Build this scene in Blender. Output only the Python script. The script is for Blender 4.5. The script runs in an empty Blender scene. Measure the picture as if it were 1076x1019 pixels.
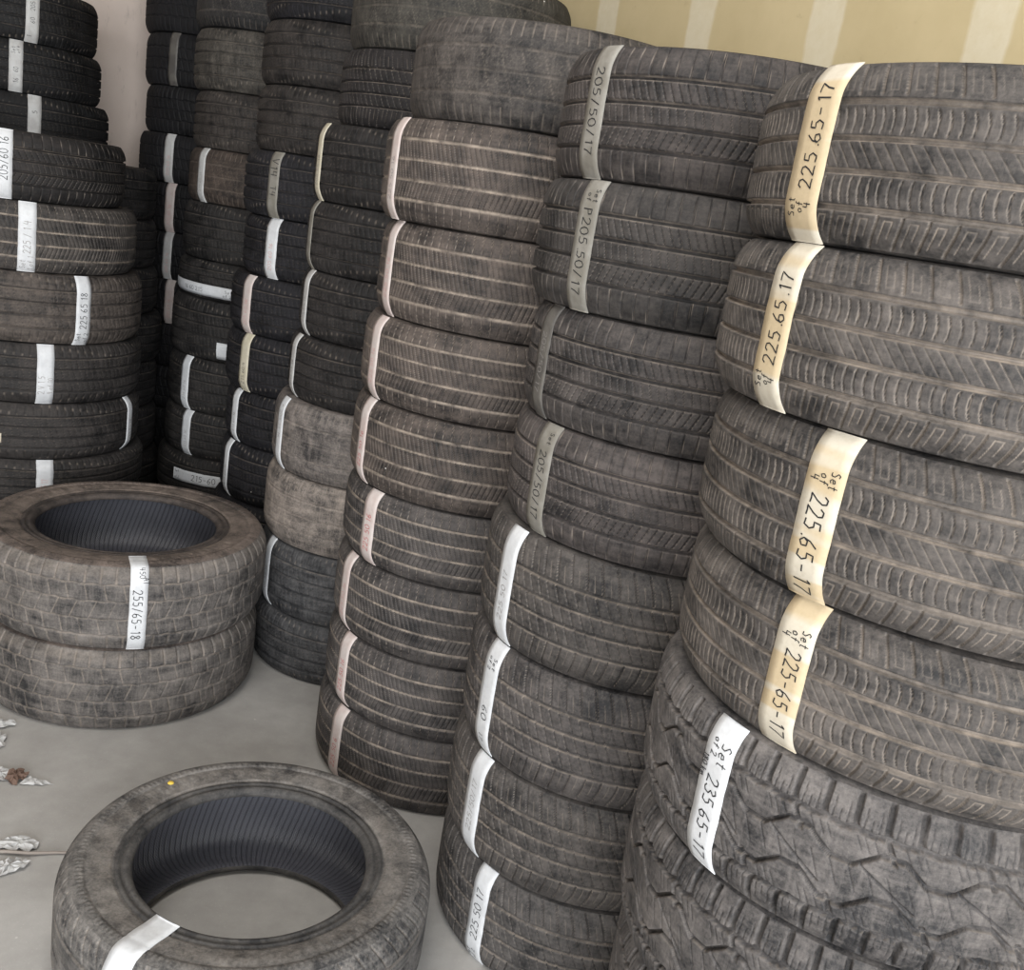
import bpy, math, random
import numpy as np
from mathutils import Matrix, Vector

# ------------------------------------------------------------------ camera, world, light
scene = bpy.context.scene
COL = scene.collection
scene.view_settings.view_transform = 'Standard'
scene.view_settings.look = 'None'
scene.view_settings.gamma = 1.0
scene.view_settings.use_curve_mapping = False
scene.view_settings.exposure = 0.30

cam_data = bpy.data.cameras.new('camera')
cam = bpy.data.objects.new('camera', cam_data)
COL.objects.link(cam)
cam_data.sensor_fit = 'HORIZONTAL'
cam_data.sensor_width = 36.0
cam_data.lens = 36.0 * 1056.5 / 1076.0
cam_data.clip_start = 0.05
cam.matrix_world = (Matrix.Translation((0, 0, 1.4649))
                    @ Matrix.Rotation(math.radians(90 - 15.1607), 4, 'X')
                    @ Matrix.Rotation(math.radians(9.1971), 4, 'Z'))
scene.camera = cam

world = bpy.data.worlds.new('overcast_sky')
scene.world = world
world.use_nodes = True
bg = world.node_tree.nodes['Background']
bg.inputs['Color'].default_value = (0.93, 0.96, 1.0, 1)
bg.inputs['Strength'].default_value = 0.9

def area_light(name, loc, rot, sx, sy, power, colour):
    d = bpy.data.lights.new(name, 'AREA')
    d.shape = 'RECTANGLE'; d.size = sx; d.size_y = sy; d.energy = power; d.color = colour
    o = bpy.data.objects.new(name, d); COL.objects.link(o)
    o.location = loc; o.rotation_euler = rot
    return o

# daylight coming through the wide open shop door behind the camera
area_light('door_daylight', (0.45, -3.3, 1.55), (math.radians(88), 0, math.radians(24)), 5.0, 2.7, 350, (0.94, 0.97, 1.0))
# added fill light above the aisle for up-facing surfaces and wall, no fixture known
area_light('overhead_fill_light', (-0.75, 0.75, 3.15), (0, 0, math.radians(33)), 1.6, 1.0, 42, (1.0, 0.97, 0.93))

# ------------------------------------------------------------------ helpers
def mesh_grid(name, P, closed_u=True, closed_v=False, flip=False, smooth=True, attr=None):
    """P: (nu, nv, 3) grid of points -> mesh of quads"""
    nu, nv = P.shape[:2]
    me = bpy.data.meshes.new(name)
    me.vertices.add(nu * nv)
    me.vertices.foreach_set('co', np.ascontiguousarray(P, dtype=np.float32).ravel())
    iu = np.arange(nu if closed_u else nu - 1); iv = np.arange(nv if closed_v else nv - 1)
    I, J = np.meshgrid(iu, iv, indexing='ij')
    I2 = (I + 1) % nu; J2 = (J + 1) % nv
    q = np.stack([I * nv + J, I2 * nv + J, I2 * nv + J2, I * nv + J2], -1).reshape(-1, 4)
    if flip: q = q[:, ::-1]
    n = len(q)
    me.loops.add(n * 4); me.polygons.add(n)
    me.loops.foreach_set('vertex_index', np.ascontiguousarray(q, dtype=np.int32).ravel())
    me.polygons.foreach_set('loop_start', np.arange(0, n * 4, 4, dtype=np.int32))
    me.polygons.foreach_set('use_smooth', np.full(n, smooth, dtype=bool))
    if attr is not None:
        a = me.attributes.new('grime_shade', 'FLOAT', 'POINT')
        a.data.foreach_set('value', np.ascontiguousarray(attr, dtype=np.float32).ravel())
    me.update(calc_edges=True); me.validate()
    return me

def mesh_py(name, verts, faces, smooth=False):
    me = bpy.data.meshes.new(name)
    me.from_pydata([tuple(v) for v in verts], [], faces)
    if smooth:
        me.polygons.foreach_set('use_smooth', [True] * len(me.polygons))
    me.update()
    return me

def obj(name, me, mat=None, parent=None):
    o = bpy.data.objects.new(name, me)
    COL.objects.link(o)
    if mat is not None and not me.materials: me.materials.append(mat)
    if parent is not None: o.parent = parent
    return o

def empty(name, loc):
    o = bpy.data.objects.new(name, None); COL.objects.link(o); o.location = loc
    o.empty_display_size = 0.1
    return o

def tag(o, label, cat, group=None):
    o['label'] = label; o['category'] = cat
    if group: o['group'] = group
    return o

def structure(o):
    o['kind'] = 'structure'; return o

class NT:
    """small node-tree builder"""
    def __init__(self, name):
        self.m = bpy.data.materials.new(name); self.m.use_nodes = True
        self.t = self.m.node_tree; self.n = self.t.nodes
        self.b = self.n['Principled BSDF']
    def node(self, kind, **kw):
        n = self.n.new(kind)
        for k, v in kw.items(): setattr(n, k, v)
        return n
    def put(self, sock, v):
        if isinstance(v, bpy.types.NodeSocket): self.t.links.new(v, sock)
        else: sock.default_value = v
    def math(self, op, a, b=0.0, clamp=False):
        n = self.node('ShaderNodeMath', operation=op, use_clamp=clamp)
        self.put(n.inputs[0], a); self.put(n.inputs[1], b); return n.outputs[0]
    def noise(self, vec, scale, detail=4, rough=0.6):
        n = self.node('ShaderNodeTexNoise')
        self.put(n.inputs['Vector'], vec); n.inputs['Scale'].default_value = scale
        n.inputs['Detail'].default_value = detail; n.inputs['Roughness'].default_value = rough
        return n.outputs['Fac']
    def ramp(self, fac, lo, hi):
        n = self.node('ShaderNodeMapRange'); self.put(n.inputs[0], fac)
        n.inputs[1].default_value = lo; n.inputs[2].default_value = hi
        return n.outputs[0]
    def mix(self, fac, a, b):
        n = self.node('ShaderNodeMix', data_type='RGBA')
        self.put(n.inputs['Factor'], fac); self.put(n.inputs['A'], a); self.put(n.inputs['B'], b)
        return n.outputs['Result']
    def coords(self, which='Object'):
        return self.node('ShaderNodeTexCoord').outputs[which]
    def bump(self, h, strength, dist):
        n = self.node('ShaderNodeBump'); self.put(n.inputs['Height'], h)
        n.inputs['Strength'].default_value = strength; n.inputs['Distance'].default_value = dist
        self.t.links.new(n.outputs[0], self.b.inputs['Normal'])
    def done(self, colour, rough=0.7, spec=0.4):
        self.put(self.b.inputs['Base Color'], colour); self.put(self.b.inputs['Roughness'], rough)
        self.b.inputs['Specular IOR Level'].default_value = spec
        return self.m

def world_pos(k):
    return k.node('ShaderNodeNewGeometry').outputs['Position']

# ------------------------------------------------------------------ materials
def mat_rubber(name, dusty=True, rough=0.62):
    """tyre rubber: the object colour is the rubber, the 'grime' attribute is dirt packed in the grooves, below zero it paints shade into them"""
    k = NT(name)
    oi = k.node('ShaderNodeObjectInfo')
    p = world_pos(k)
    g = k.node('ShaderNodeAttribute', attribute_name='grime_shade').outputs['Fac']
    po = k.coords('Object')
    s3 = k.node('ShaderNodeSeparateXYZ'); k.put(s3.inputs[0], po)
    ang = k.math('ARCTAN2', s3.outputs[1], s3.outputs[0])
    cv = k.node('ShaderNodeCombineXYZ')
    k.put(cv.inputs[0], k.math('MULTIPLY', ang, 2.2)); k.put(cv.inputs[1], k.math('MULTIPLY', s3.outputs[2], 60.0)); k.put(cv.inputs[2], oi.outputs['Random'])
    hoop = k.ramp(k.noise(cv.outputs[0], 1.6, 4, .6), .38, .72)          # wear running round the tyre
    patch = k.ramp(k.noise(p, 5.0, 6, .68), .34, .68)                    # big smears of dust
    smear = k.ramp(k.noise(p, 24.0, 6, .72), .36, .66)
    grain = k.ramp(k.noise(p, 210.0, 4, .75), .26, .76)
    mp = k.node('ShaderNodeMapping'); k.put(mp.inputs['Vector'], p); mp.inputs['Scale'].default_value = (95, 95, 10)
    streak = k.ramp(k.noise(mp.outputs[0], 1.0, 5, .7), .50, .74)        # scuffs running across the tread
    base = oi.outputs['Color']
    def tint(f):
        n = k.node('ShaderNodeMix', data_type='RGBA', blend_type='MULTIPLY'); n.inputs['Factor'].default_value = 1.0
        k.put(n.inputs['A'], base); n.inputs['B'].default_value = f + (1,); return n.outputs['Result']
    clean = tint((.28, .29, .32)); dusty = tint((2.55, 2.42, 2.32)); scuff = tint((3.7, 3.5, 3.35))
    amt = k.math('ADD', k.math('ADD', k.math('MULTIPLY', patch, .34), k.math('MULTIPLY', smear, .34)),
                 k.math('ADD', k.math('MULTIPLY', hoop, .22), k.math('MULTIPLY', grain, .34)))
    amt = k.ramp(amt, .30, .93)
    c = k.mix(amt, clean, dusty)
    c = k.mix(k.math('MULTIPLY', streak, .30), c, scuff)
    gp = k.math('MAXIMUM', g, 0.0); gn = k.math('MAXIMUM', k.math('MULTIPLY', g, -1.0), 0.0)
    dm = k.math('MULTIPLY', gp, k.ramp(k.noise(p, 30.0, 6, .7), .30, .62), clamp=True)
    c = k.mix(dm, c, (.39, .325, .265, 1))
    c = k.mix(k.math('MINIMUM', gn, 1.0), c, (.010, .010, .011, 1))      # negative: shade in slits and grooves painted black; bead rubber clean black
    film = amt
    # small flecks of white paint
    vo = k.node('ShaderNodeTexVoronoi'); k.put(vo.inputs['Vector'], p); vo.inputs['Scale'].default_value = 17
    fleck = k.math('LESS_THAN', vo.outputs['Distance'], .030)
    sel = k.math('GREATER_THAN', k.node('ShaderNodeSeparateColor').outputs[0], .9)
    sc = sel.node.inputs[0].links[0].from_node; k.put(sc.inputs[0], vo.outputs['Color'])
    c = k.mix(k.math('MULTIPLY', fleck, sel), c, (.6, .58, .55, 1))
    k.bump(k.noise(p, 190.0, 5, .75), .45, .0016)
    rr = k.math('ADD', rough, k.math('MULTIPLY', film, .25))
    return k.done(c, rr, .32)

M_RUBBER = mat_rubber('tire_rubber')

def mat_liner():
    k = NT('tire_inner_liner')
    p = k.coords('Object')
    s = k.node('ShaderNodeSeparateXYZ'); k.put(s.inputs[0], p)
    ang = k.math('ARCTAN2', s.outputs[1], s.outputs[0])
    ph = k.math('ADD', k.math('MULTIPLY', ang, 78.0), k.math('MULTIPLY', s.outputs[2], 70.0))
    w2 = k.math('POWER', k.math('ABSOLUTE', k.math('SINE', ph)), 10.0)
    fine = k.math('MULTIPLY', k.math('SINE', k.math('MULTIPLY', s.outputs[2], 900.0)), k.math('SINE', k.math('MULTIPLY', ang, 420.0)))
    n = k.noise(p, 14.0, 4)
    c = k.mix(n, (.055, .056, .067, 1), (.115, .116, .134, 1))
    c = k.mix(k.math('MULTIPLY', w2, .6), c, (.016, .016, .020, 1))
    k.bump(k.math('SUBTRACT', k.math('MULTIPLY', fine, .35), w2), .6, .0015)
    return k.done(c, .42, .5)
M_LINER = mat_liner()

def mat_paper(name, col, col2, bands=False):
    k = NT(name)
    p = world_pos(k)
    n = k.ramp(k.noise(p, 26.0, 3, .5), .42, .58)
    if bands:                                    # pale bands: tape over the strip, with glare on its creases painted in
        mz = k.node('ShaderNodeMapping'); k.put(mz.inputs['Vector'], p); mz.inputs['Scale'].default_value = (1.5, 1.5, 30)
        n = k.ramp(k.noise(mz.outputs[0], 1.0, 1, .4), .50, .56)
    c = k.mix(n, col, col2)
    c = k.mix(k.math('MULTIPLY', k.ramp(k.noise(p, 120, 4, .6), .45, .8), .25), c, (col[0]*.6, col[1]*.58, col[2]*.55, 1))
    k.bump(k.noise(p, 45.0, 3, .5), .4, .002)
    return k.done(c, .55, .4)
PAPER = {
    'cream': mat_paper('label_cream', (0.480, 0.384, 0.248, 1), (0.528, 0.480, 0.392, 1), bands=True),
    'white': mat_paper('label_white', (.56, .57, .585, 1), (.62, .63, .645, 1)),
    'grey':  mat_paper('label_grey_tape', (0.176, 0.164, 0.140, 1), (0.224, 0.212, 0.188, 1)),
    'clear': mat_paper('label_clear_tape', (0.080, 0.074, 0.068, 1), (0.120, 0.112, 0.100, 1)),
    'pink':  mat_paper('label_pinkish', (0.496, 0.416, 0.392, 1), (0.528, 0.472, 0.448, 1)),
    'bare':  mat_paper('paper_bare', (0.416, 0.408, 0.400, 1), (0.480, 0.480, 0.472, 1)),
    'yellow': mat_paper('label_yellowed', (0.480, 0.440, 0.336, 1), (0.520, 0.480, 0.384, 1)),
}
def mat_flat(name, col, rough=.6):
    k = NT(name); n = k.noise(world_pos(k), 60, 3)
    return k.done(k.mix(n, col, tuple(c * .75 for c in col[:3]) + (1,)), rough, .3)
INK = {'black': mat_flat('marker_black', (.02, .02, .022, 1)),
       'red': mat_flat('marker_red', (.50, .10, .10, 1)),
       'faint': mat_flat('marker_faded', (.30, .28, .27, 1)),
       'faintred': mat_flat('marker_faded_red', (.62, .36, .34, 1)),
       'blue': mat_flat('marker_blue', (.25, .28, .36, 1))}
M_YELLOW = mat_flat('paint_yellow', (.72, .50, .08, 1))
M_LEAF = mat_flat('dry_leaf_brown', (.17, .11, .085, 1), .8)
M_TWIG = mat_flat('twig_bark', (.30, .26, .23, 1), .8)

def mat_floor():
    k = NT('concrete_floor'); p = world_pos(k)
    a = k.ramp(k.noise(p, 2.2, 6, .6), .3, .7)
    b = k.ramp(k.noise(p, 19.0, 5, .65), .3, .75)
    c = k.mix(a, (.30, .288, .272, 1), (.47, .455, .435, 1))
    c = k.mix(k.math('MULTIPLY', b, .38), c, (.25, .238, .225, 1))
    d = k.ramp(k.noise(p, 240.0, 2, .5), .62, .74)
    c = k.mix(k.math('MULTIPLY', d, .25), c, (.60, .58, .55, 1))
    vo = k.node('ShaderNodeTexVoronoi'); k.put(vo.inputs['Vector'], p); vo.inputs['Scale'].default_value = 9
    f = k.math('LESS_THAN', vo.outputs['Distance'], .03)
    c = k.mix(k.math('MULTIPLY', f, .55), c, (.62, .60, .57, 1))
    k.bump(k.noise(p, 90, 5, .7), .2, .002)
    return k.done(c, .72, .3)

U = (-.548, .836); NRM = (.836, .548)          # along the long wall, and out of it
def mat_wall_right():
    k = NT('drywall_right'); p = world_pos(k)
    s = k.node('ShaderNodeSeparateXYZ'); k.put(s.inputs[0], p)
    u = k.math('ADD', k.math('MULTIPLY', s.outputs[0], U[0]), k.math('MULTIPLY', s.outputs[1], U[1]))
    wob = k.math('MULTIPLY', k.math('SUBTRACT', k.noise(p, 3.0, 4), .5), .05)
    ph = k.math('DIVIDE', k.math('SUBTRACT', k.math('ADD', u, wob), 1.305), .413)
    d = k.math('ABSOLUTE', k.math('SUBTRACT', k.math('FRACT', k.math('ADD', ph, .5)), .5))
    m = k.ramp(d, .125, .10)
    brush = k.ramp(k.noise(p, 40, 5, .7), .25, .65)
    base = k.mix(k.ramp(k.noise(p, 5, 5, .6), .3, .7), (.44, .357, .205, 1), (.50, .41, .245, 1))
    scuff = k.ramp(k.noise(p, 21, 6, .7), .63, .75)
    base = k.mix(k.math('MULTIPLY', scuff, .4), base, (.30, .23, .14, 1))
    c = k.mix(k.math('MULTIPLY', m, k.math('ADD', .55, k.math('MULTIPLY', brush, .3))), base, (.585, .525, .395, 1))
    k.bump(k.noise(p, 60, 4), .15, .002)
    return k.done(c, .8, .2)

def mat_wall_back():
    k = NT('drywall_back'); p = world_pos(k)
    a = k.ramp(k.noise(p, 4, 5, .6), .3, .7)
    c = k.mix(a, (.54, .455, .40, 1), (.62, .53, .47, 1))
    mp = k.node('ShaderNodeMapping'); k.put(mp.inputs['Vector'], p); mp.inputs['Scale'].default_value = (9, 9, 2.5)
    s = k.ramp(k.noise(mp.outputs[0], 2.0, 6, .7), .58, .72)
    c = k.mix(k.math('MULTIPLY', s, .55), c, (.22, .18, .16, 1))
    return k.done(c, .8, .2)
def mat_plain(name, col):
    k = NT(name); n = k.noise(world_pos(k), 6, 4)
    return k.done(k.mix(n, col, tuple(c * .85 for c in col[:3]) + (1,)), .85, .2)

# ------------------------------------------------------------------ the room
def slab(name, pts, z0, z1, mat):
    n = len(pts)
    v = [(x, y, z0) for x, y in pts] + [(x, y, z1) for x, y in pts]
    f = [list(range(n))[::-1], list(range(n, 2 * n))] + [[i, (i + 1) % n, n + (i + 1) % n, n + i] for i in range(n)]
    return structure(obj(name, mesh_py(name, v, f), mat))
def uv(u, n): return (U[0] * u + NRM[0] * n, U[1] * u + NRM[1] * n)
UB, NR, NL, UF = 5.07, 1.735, -4.2, -4.2        # back wall, right wall, left wall, front
HC = 3.3
slab('floor', [uv(UF, NL), uv(UF, NR), uv(UB, NR), uv(UB, NL)], -.1, 0, mat_floor())
slab('wall_right', [uv(UF, NR), uv(UF, NR + .1), uv(UB + .1, NR + .1), uv(UB + .1, NR)], 0, HC, mat_wall_right())
slab('wall_back', [uv(UB, NL - .1), uv(UB, NR), uv(UB + .1, NR), uv(UB + .1, NL - .1)], 0, HC, mat_wall_back())
slab('wall_left', [uv(UF, NL - .1), uv(UF, NL), uv(UB, NL), uv(UB, NL - .1)], 0, HC, mat_plain('painted_wall', (.42, .38, .33, 1)))
slab('ceiling', [uv(UF, NL - .1), uv(UF, NR + .1), uv(UB + .1, NR + .1), uv(UB + .1, NL - .1)], HC, HC + .1, mat_plain('ceiling_board', (.40, .38, .35, 1)))

# ------------------------------------------------------------------ tyres
# All designs are modelled at a nominal outer radius R0 and width W0 (metres), base at z = 0.
R0, W0 = 0.33, 0.21
B0 = W0 / 2
TEND = 0.965                                     # tread band ends at this share of the half width

def smooth(x): 
    x = np.clip(x, 0, 1); return x * x * (3 - 2 * x)
def ln(ph, pitch, width):
    """lateral lines: ph in cycles, pitch and width in metres"""
    d = np.abs((ph + .5) % 1.0 - .5) * pitch
    return smooth((width * .5 + .0007 - d) / .0011)
def gr(v, c, width):
    d = np.abs(v - c) * B0
    return smooth((width * .5 + .0010 - d) / .0018)
def band(v, lo, hi, soft=.02):
    return smooth((v - lo) / soft + .5) * smooth((hi - v) / soft + .5)
def tri(x): return np.abs((x % 1.0) - .5) * 4 - 1

def prof_r(t, shoulder):
    a = np.clip((np.abs(t) - .50) / .5, 0, 1)
    return R0 * (1 - .004 * t * t) - shoulder * R0 * a ** 2.3

CIRC = 2 * math.pi * R0
def pitch(n): return CIRC / n

class Acc:
    def __init__(s, shape): s.h = np.zeros(shape); s.g = np.zeros(shape)
    def cut(s, m, depth, grime_shade=0.0, edge=0.0):  # negative values paint shade into the cut, positive ones are dirt
        s.h = np.maximum(s.h, m * depth)
        s.g = np.where(np.abs(m * grime_shade) > np.abs(s.g), m * grime_shade, s.g)
        if edge:
            e = edge * 4 * m * (1 - m); s.g = np.where((e > s.g) & (e > .05), e, s.g)

def d_touring(U, v, a):                           # ribbed touring tread, curved sipes, boxed shoulder blocks
    av = np.abs(v); N = 76
    cur = .55 * np.clip((av - .58) / .42, 0, 1) ** 1.6
    a.cut(ln(N * U + cur, pitch(N), .0026) * band(av, .62, .98), .0036, .35, .5)
    up = np.where(v > 0, .40, 1.0)
    a.cut(ln(N * U + cur + .36, pitch(N), .0008) * band(av, .66, .84) * up, .0016, .8)
    a.cut(ln(N * U + cur + .68, pitch(N), .0008) * band(av, .66, .90) * up, .0016, .8)
    x = (N * U + cur) % 1
    inside = ((x > .32) & (x < .64)).astype(float)
    a.cut(gr(av, .665, .0004) * inside * up, .0014, .8)
    for lo, hi, s in ((.20, .50, 1), (-.54, -.22, -1)):
        w = np.clip((v - lo) / (hi - lo), 0, 1)
        M = 182
        ph = M * U + .55 * s * (w - .5) ** 2 * 2 + .22 * w
        a.cut(ln(ph, pitch(M), .0012) * band(v, lo + .02, hi - .02), .0026, -.2, .45)
        a.cut(ln(ph + .12, pitch(M), .0003) * band(v, lo + .03, hi - .03), .0004, .5)
    M = 150
    a.cut(ln(M * U + 1.1 * v / .2, pitch(M), .0008) * band(v, -.15, .13), .0016, .45)
    for c, w in ((.55, .0060), (.16, .0050), (-.19, .0050), (-.58, .0060)):
        a.cut(gr(v, c, w), .0062, .45, .95)

def d_allterrain(U, v, a):                        # chunky all-terrain blocks
    av = np.abs(v); N = 60; sg = np.sign(v)
    a.cut(ln(N * U + .10 * sg + .12 * (av - .6), pitch(N), .0066) * band(av, .58, .985), .0085, -.25, .12)
    for off in (.27, .50, .73):
        a.cut(ln(N * U + .10 * sg + off + .015 * np.sin(av * 40), pitch(N), .0007) * band(av, .60, .84 - .1 * (off == .5)), .0018, -.7)
    a.cut(ln(N * U + .10 * sg + 9 * (av - .66), pitch(N), .0008) * band(av, .60, .72), .0012, -.4)
    a.cut(gr(av, .57 + .012 * tri(N * U), .0074), .0095, -.30, .22)
    def chain(c0, amp, ph):
        x = (N / 3 * U + ph) % 1.0
        return c0 + amp * np.clip(np.abs(x - .5) * 8 - 2, -1, 1)
    for s in (1, -1):
        ph = .25 if s > 0 else .75
        c = chain(.27 * s, .105 * s, ph)
        a.cut(gr(v, c, .0066), .0085, -.25, .30)
        a.cut(ln(N / 3 * U + ph + .02 + .45 * (v - .40 * s), pitch(N / 3), .0058) * band(v * s, .30, .57), .0080, -.2, .2)
        for off in (.16, .26, .34, .66, .74, .84):
            a.cut(ln(N / 3 * U + ph + off + .5 * (v - .4 * s), pitch(N / 3), .0007) * band(v * s, .36, .53), .0016, -.6)
    a.cut(ln(N * U * 1.6667 + 2.2 * v, pitch(N * 1.6667), .0007) * band(v, -.15, .15), .0018, -.6)
    a.cut(ln(N / 3 * U + .25 + 1.6 * v, pitch(N / 3), .0046) * band(v, -.20, .20), .0075, -.3, .2)

def d_eco(U, v, a):                               # straight shoulder slits, chevron ribs
    av = np.abs(v)
    N = 84
    a.cut(ln(N * U + .12 * (av - .5), pitch(N), .0022) * band(av, .55, .97), .0034, -.3, .45)
    M = 140
    a.cut(ln(M * U + 3.4 * av, pitch(M), .0022) * band(av, .20, .48), .0034, -.5, .35)
    a.cut(ln(M * U + 2.0 * v, pitch(M), .0016) * band(av, -.1, .12), .0024, -.4, .3)
    for c in (-.52, -.17, .16, .51):
        a.cut(gr(v, c, .0058), .0075, -.2, .55)

def d_slant(U, v, a):                             # curved shoulder bars, long slanted sipes
    av = np.abs(v); sg = np.sign(v)
    N = 66
    c = .6 * np.clip((av - .45) / .55, 0, 1) ** 1.7
    a.cut(ln(N * U + c, pitch(N), .0036) * band(av, .50, .97), .0044, -.25, .55)
    a.cut(ln(N * U + c + .5, pitch(N), .0012) * band(av, .52, .78), .0012, .35)
    M = 99
    a.cut(ln(M * U + 2.6 * v, pitch(M), .0022) * band(av, .0, .44), .0032, -.4, .5)
    for cc in (-.47, -.14, .15, .48):
        a.cut(gr(v, cc, .0048), .0070, -.2, .55)

def d_pale(U, v, a):                              # pale dirt-filled grooves, slanted slits
    av = np.abs(v)
    N = 100
    a.cut(ln(N * U + .3 * np.clip((av - .6) / .4, 0, 1) ** 2, pitch(N), .0020) * band(av, .58, .97), .0030, -.2, .6)
    M = 176
    for lo, hi, s in ((.22, .54, 1), (-.16, .18, 1), (-.54, -.22, -1)):
        a.cut(ln(M * U + 3.0 * s * v, pitch(M), .0022) * band(v, lo, hi), .0036, -.5, .45)
    for c in (-.57, -.19, .20, .58):
        a.cut(gr(v, c, .0046), .0034, .75, .5)

def d_worn(U, v, a):                              # nearly bald all-season, shallow bars
    av = np.abs(v)
    N = 90
    a.cut(ln(N * U, pitch(N), .0026) * band(av, .66, .97), .0018, .25, .3)
    a.cut(ln(N / 2 * U + .9 * v, pitch(N / 2), .0016) * band(av, .0, .5), .0010, .2)
    M = 160
    a.cut(ln(M * U + .4 * tri(v * 6), pitch(M), .0012) * band(av, .05, .60), .0010, .12)
    for c in (-.44, .44): a.cut(gr(v, c + .01 * tri(60 * U), .0040), .0030, .15, .2)
    a.cut(gr(v, 0, .0030), .0022, .15)

def d_highway(U, v, a):                           # light-truck highway blocks
    av = np.abs(v)
    N = 64
    a.cut(ln(N * U + .3 * np.sign(v), pitch(N), .0040) * band(av, .64, .985), .0036, .32, .55)
    n2 = 52
    for lo, hi, k in ((.22, .58, .6), (-.20, .20, -1.0), (-.58, -.22, .6)):
        a.cut(ln(n2 * U + k * v + .3 * lo, pitch(n2), .0022) * band(v, lo, hi), .0020, .45, .25)
        a.cut(ln(n2 * 3 * U + k * v, pitch(n2 * 3), .0010) * band(v, lo + .05, hi - .05), .0008, .1)
    a.g = np.maximum(a.g, .17 * band(v, .74, 1.3, .2))          # brown dust lying on the upper shoulder
    for c in (-.60, -.21, .21, .60):
        a.cut(gr(v, c + .012 * tri(n2 * U), .0030), .0034, .42, .3)

def d_summer(U, v, a):                            # long curved shoulder slits, plain ribs
    av = np.abs(v)
    N = 58
    c = 1.0 * np.clip((av - .30) / .7, 0, 1) ** 1.3
    a.cut(ln(N * U + c, pitch(N), .0030) * band(av, .50, .985), .0030, .22, .5)
    a.cut(ln(N * U + c + .5, pitch(N), .0014) * band(av, .62, .9), .0014, .3)
    for cc in (-.44, -.10, .14, .46): a.cut(gr(v, cc, .0070), .0062, .15, .35)

def d_ribbed(U, v, a):                            # dark ribbed passenger tyre
    av = np.abs(v)
    N = 96
    a.cut(ln(N * U + .3 * av, pitch(N), .0024) * band(av, .62, .97), .0030, -.3, .3)
    M = 120
    a.cut(ln(M * U + 1.6 * v, pitch(M), .0018) * band(av, .0, .56), .0024, -.3, .2)
    for c in (-.56, -.19, .19, .56): a.cut(gr(v, c, .0056), .0075, -.4, .45)

def d_blocky(U, v, a):                            # deep siped blocks
    av = np.abs(v)
    N = 72
    a.cut(ln(N * U + .5 * (v > 0), pitch(N), .0038) * band(av, .44, .985), .0046, -.3, .04)
    a.cut(ln(N * U + 1.2 * v, pitch(N), .0032) * band(av, .0, .42), .0040, -.3, .04)
    a.cut(ln(N * 3 * U + .3 * tri(v * 7), pitch(N * 3), .0011) * band(av, .0, .9), .0012, 0)
    for c in (-.43, 0.0, .43): a.cut(gr(v, c + .02 * tri(N / 2 * U), .0046), .0056, -.3, .04)

DESIGNS = {                  # height function, steps around, steps across, shoulder drop
    'touring': (d_touring, 1900, 150, .060), 'allterrain': (d_allterrain, 1800, 140, .050),
    'eco': (d_eco, 1500, 100, .055), 'slant': (d_slant, 1500, 100, .058), 'pale': (d_pale, 1400, 90, .058),
    'worn': (d_worn, 720, 72, .060), 'highway': (d_highway, 1200, 90, .062), 'summer': (d_summer, 1100, 90, .075),
    'ribbed': (d_ribbed, 760, 64, .060), 'blocky': (d_blocky, 800, 70, .052),
}

def profile_normal(t, shoulder):
    e = 1e-3
    dr = (prof_r(t + e, shoulder) - prof_r(t - e, shoulder)) / (2 * e * B0)     # dr/dz
    nr = 1 / np.sqrt(1 + dr * dr); nz = -dr * nr
    return nr, nz

def tread_mesh(design):
    fn, nu, nv, sh = DESIGNS[design]
    s = np.linspace(-1, 1, nv)
    t = TEND * s
    th = np.arange(nu) / nu * 2 * math.pi
    Ug, Vg = np.meshgrid(th / (2 * math.pi), t, indexing='ij')
    a = Acc(Ug.shape); fn(Ug, Vg, a)
    edge = smooth((1 - np.abs(s)) / .03)[None, :]
    h = a.h * edge
    r = prof_r(t, sh)[None, :]; nr, nz = profile_normal(t, sh)
    rr = r - h * nr[None, :]; zz = (B0 + t * B0)[None, :] - h * nz[None, :]
    P = np.stack([rr * np.cos(th)[:, None], rr * np.sin(th)[:, None], np.broadcast_to(zz, rr.shape)], -1)
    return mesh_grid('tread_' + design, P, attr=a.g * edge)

BEAD = .640
def side_profile(sh):
    """(r, z-offset from the middle) from the tread edge in to the bead, upper side"""
    r0 = float(prof_r(np.array([TEND]), sh)[0])
    pts = [(r0, TEND), (r0 - .006, .985), (.905 * R0, .996), (.875 * R0, 1.0), (.862 * R0, 1.0), (.858 * R0, .984),
           (.835 * R0, .990), (.80 * R0, .985), (.765 * R0, .972), (.738 * R0, .960), (.728 * R0, .955), (.724 * R0, .930),
           (.712 * R0, .925), (.706 * R0, .952), (.690 * R0, .955), (.684 * R0, .925), (.672 * R0, .918), (.666 * R0, .945), (.652 * R0, .945), (BEAD * R0, .925), ((BEAD - .012) * R0, .89),
           ((BEAD - .018) * R0, .84), ((BEAD - .010) * R0, .79)]
    out = [pts[0]]
    for p, q in zip(pts[:-1], pts[1:]):
        k = 3 if abs(p[0] - q[0]) > .006 else 1
        for j in range(1, k + 1): out.append((p[0] + (q[0] - p[0]) * j / k, p[1] + (q[1] - p[1]) * j / k))
    return out
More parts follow.
